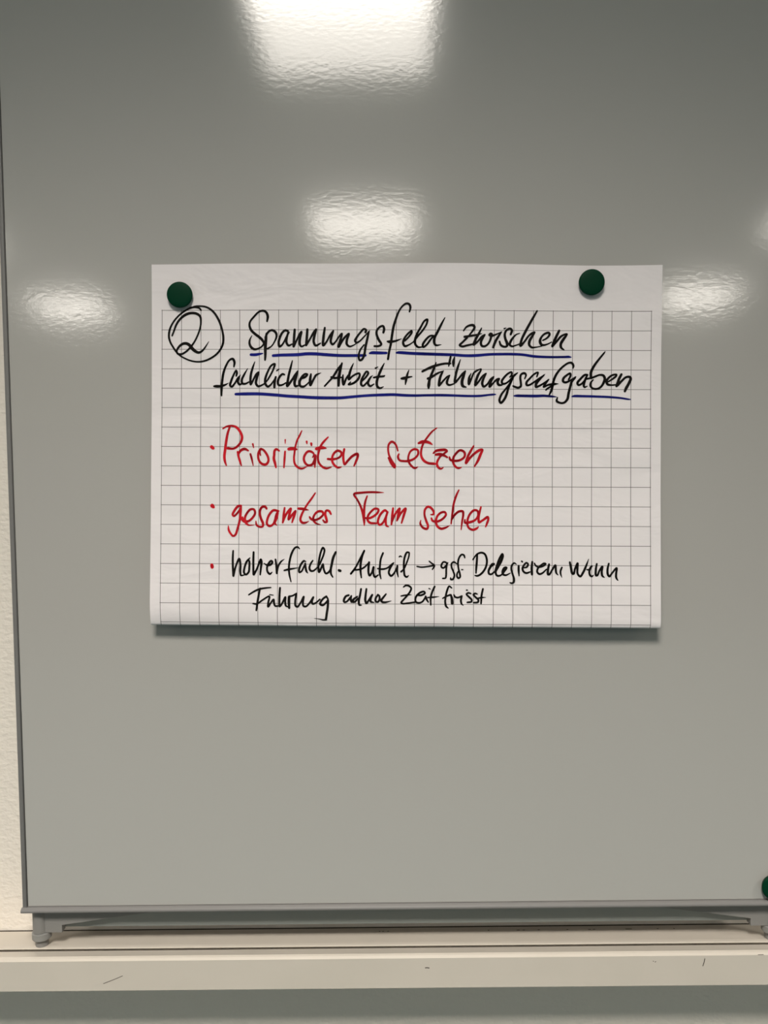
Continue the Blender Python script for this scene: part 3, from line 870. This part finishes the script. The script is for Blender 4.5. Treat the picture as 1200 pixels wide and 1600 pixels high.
        (380, 905, 12, '495,289,20 565,300,16'),
        (380, 905, 12, '690,162,40 680,300,42 677,420,42 682,508,40 720,470,38 790,337,40 787,420,42 802,500,38 837,517,24'),
        (380, 905, 12, '860,332,52 857,430,54 862,538,46'),
        (380, 905, 12, '860,322,36 920,312,34 1000,267,32'),
        (450, 905, 12, '155,272,36 137,400,40 142,500,40 175,518,38 230,450,36 295,327,36 280,430,40 287,498,40 330,513,38 400,450,36 475,337,38 447,420,42 462,460,42 510,450,36 600,377,32'),
        (450, 905, 12, '720,322,40 662,362,40 612,430,42 602,468,42 650,488,42 710,440,38 748,380,36 720,324,34'),
        (450, 905, 12, '750,402,44 745,520,46 727,640,46 712,748,46'),
        (450, 905, 12, '720,760,32 650,760,26 580,745,16 490,735,6'),
    ]),
    ('handwritten_word', M_BLACK, 'black word adhoc', 0.00035, [
        (525, 905, 12, '240,300,38 182,322,42 147,400,44 155,428,40 200,420,36 270,342,36'),
        (525, 905, 12, '287,312,34 275,370,46 290,428,38'),
        (525, 905, 12, '400,325,32 335,372,44 307,422,44 350,425,38 412,360,34'),
        (525, 905, 12, '470,182,38 450,300,42 427,420,42 440,483,40 480,485,18'),
        (525, 905, 12, '570,182,38 555,300,42 550,400,46 570,452,42 620,382,36 680,292,38 652,360,42 652,420,44 712,437,20'),
        (525, 905, 12, '790,292,38 747,350,40 742,410,42 780,428,40 815,380,40 810,312,38 780,290,34'),
        (525, 905, 12, '938,278,32 880,350,42 847,400,46 870,428,42 940,430,36 1038,405,8'),
    ]),
    ('handwritten_word', M_BLACK, 'black word Zeit', 0.00035, [
        (615, 905, 12, '187,145,28 230,117,36 290,127,38 330,170,38 310,230,36 250,312,36 180,390,38 142,440,40 170,458,36 260,450,34 400,430,32'),
        (615, 905, 12, '137,315,24 220,300,32 330,290,14'),
        (615, 905, 12, '440,300,30 520,300,38 588,260,38 570,232,36 500,250,38 432,310,40 407,380,40 420,428,40 480,443,36 540,420,34 600,332,34'),
        (615, 905, 12, '600,322,38 620,380,40 652,432,26'),
        (615, 905, 12, '663,174,26 690,186,18'),
        (615, 905, 12, '770,137,38 720,250,40 695,350,40 697,482,32'),
        (615, 905, 12, '640,345,28 740,337,34 852,325,8'),
    ]),
    ('handwritten_word', M_BLACK, 'black word frisst', 0.00035, [
        (675, 905, 12, '370,165,26 322,132,34 287,200,38 257,320,40 247,430,40 265,508,40 303,542,22'),
        (675, 905, 12, '200,360,26 260,325,34 340,292,36'),
        (675, 905, 12, '352,292,38 372,360,50 378,455,54'),
        (675, 905, 12, '410,292,30 430,330,38 480,345,36 560,317,36'),
        (675, 905, 12, '557,320,38 542,400,40 557,465,34 592,492,10'),
        (675, 905, 12, '645,205,26 666,205,22'),
        (675, 905, 12, '730,270,28 680,257,36 647,282,36 690,330,38 745,388,38 740,420,36 660,435,34'),
        (675, 905, 12, '850,280,22 810,267,36 777,290,38 820,340,38 870,390,38 860,430,38 780,440,34'),
        (675, 905, 12, '955,182,38 930,300,40 920,455,34'),
        (675, 905, 12, '860,360,34 930,345,32 1008,340,8'),
    ]),
]
for (nm, m_, lab, off, st) in INK:
    ink(nm, m_, lab, st, off)

# ------------------------------------------------------------------ magnets
def make_magnet(name, label, base, tilt):
    """round flat magnet: short skirt, rounded rim and a slightly domed face; base = point of contact"""
    bm = bmesh.new()
    prof_ = [(0.0138, 0.0), (0.0144, 0.0012), (0.0150, 0.0030), (0.0158, 0.0044), (0.0163, 0.0056), (0.0163, 0.0066), (0.0158, 0.0074),
             (0.0146, 0.0079), (0.0110, 0.0084), (0.0060, 0.0087), (0.0015, 0.0088)]
    lathe_z(bm, prof_, 0, 0, 56)
    o = obj(name, bm, M_MAGNET, None, True)
    o['label'] = label
    o['category'] = 'magnet'
    o['group'] = 'green round magnets'
    o.rotation_euler = (PI / 2 + tilt[0], 0, tilt[1])
    o.location = base
    return o


p = on_sheet([282.5], [462.0], 0.0004)[0]
make_magnet('round_magnet', 'green round magnet on the top left corner of the flipchart sheet, touching the circled 2', p, (0.05, 0.04))
p = on_sheet([923.0], [442.5], 0.0004)[0]
make_magnet('round_magnet', 'green round magnet on the top edge of the flipchart sheet towards its right corner', p, (0.05, -0.05))
p = at(1206.5, 1383.0, -0.0002)
make_magnet('round_magnet', 'green round magnet alone at the bottom right corner of the bare whiteboard', p, (0.0, 0.0))
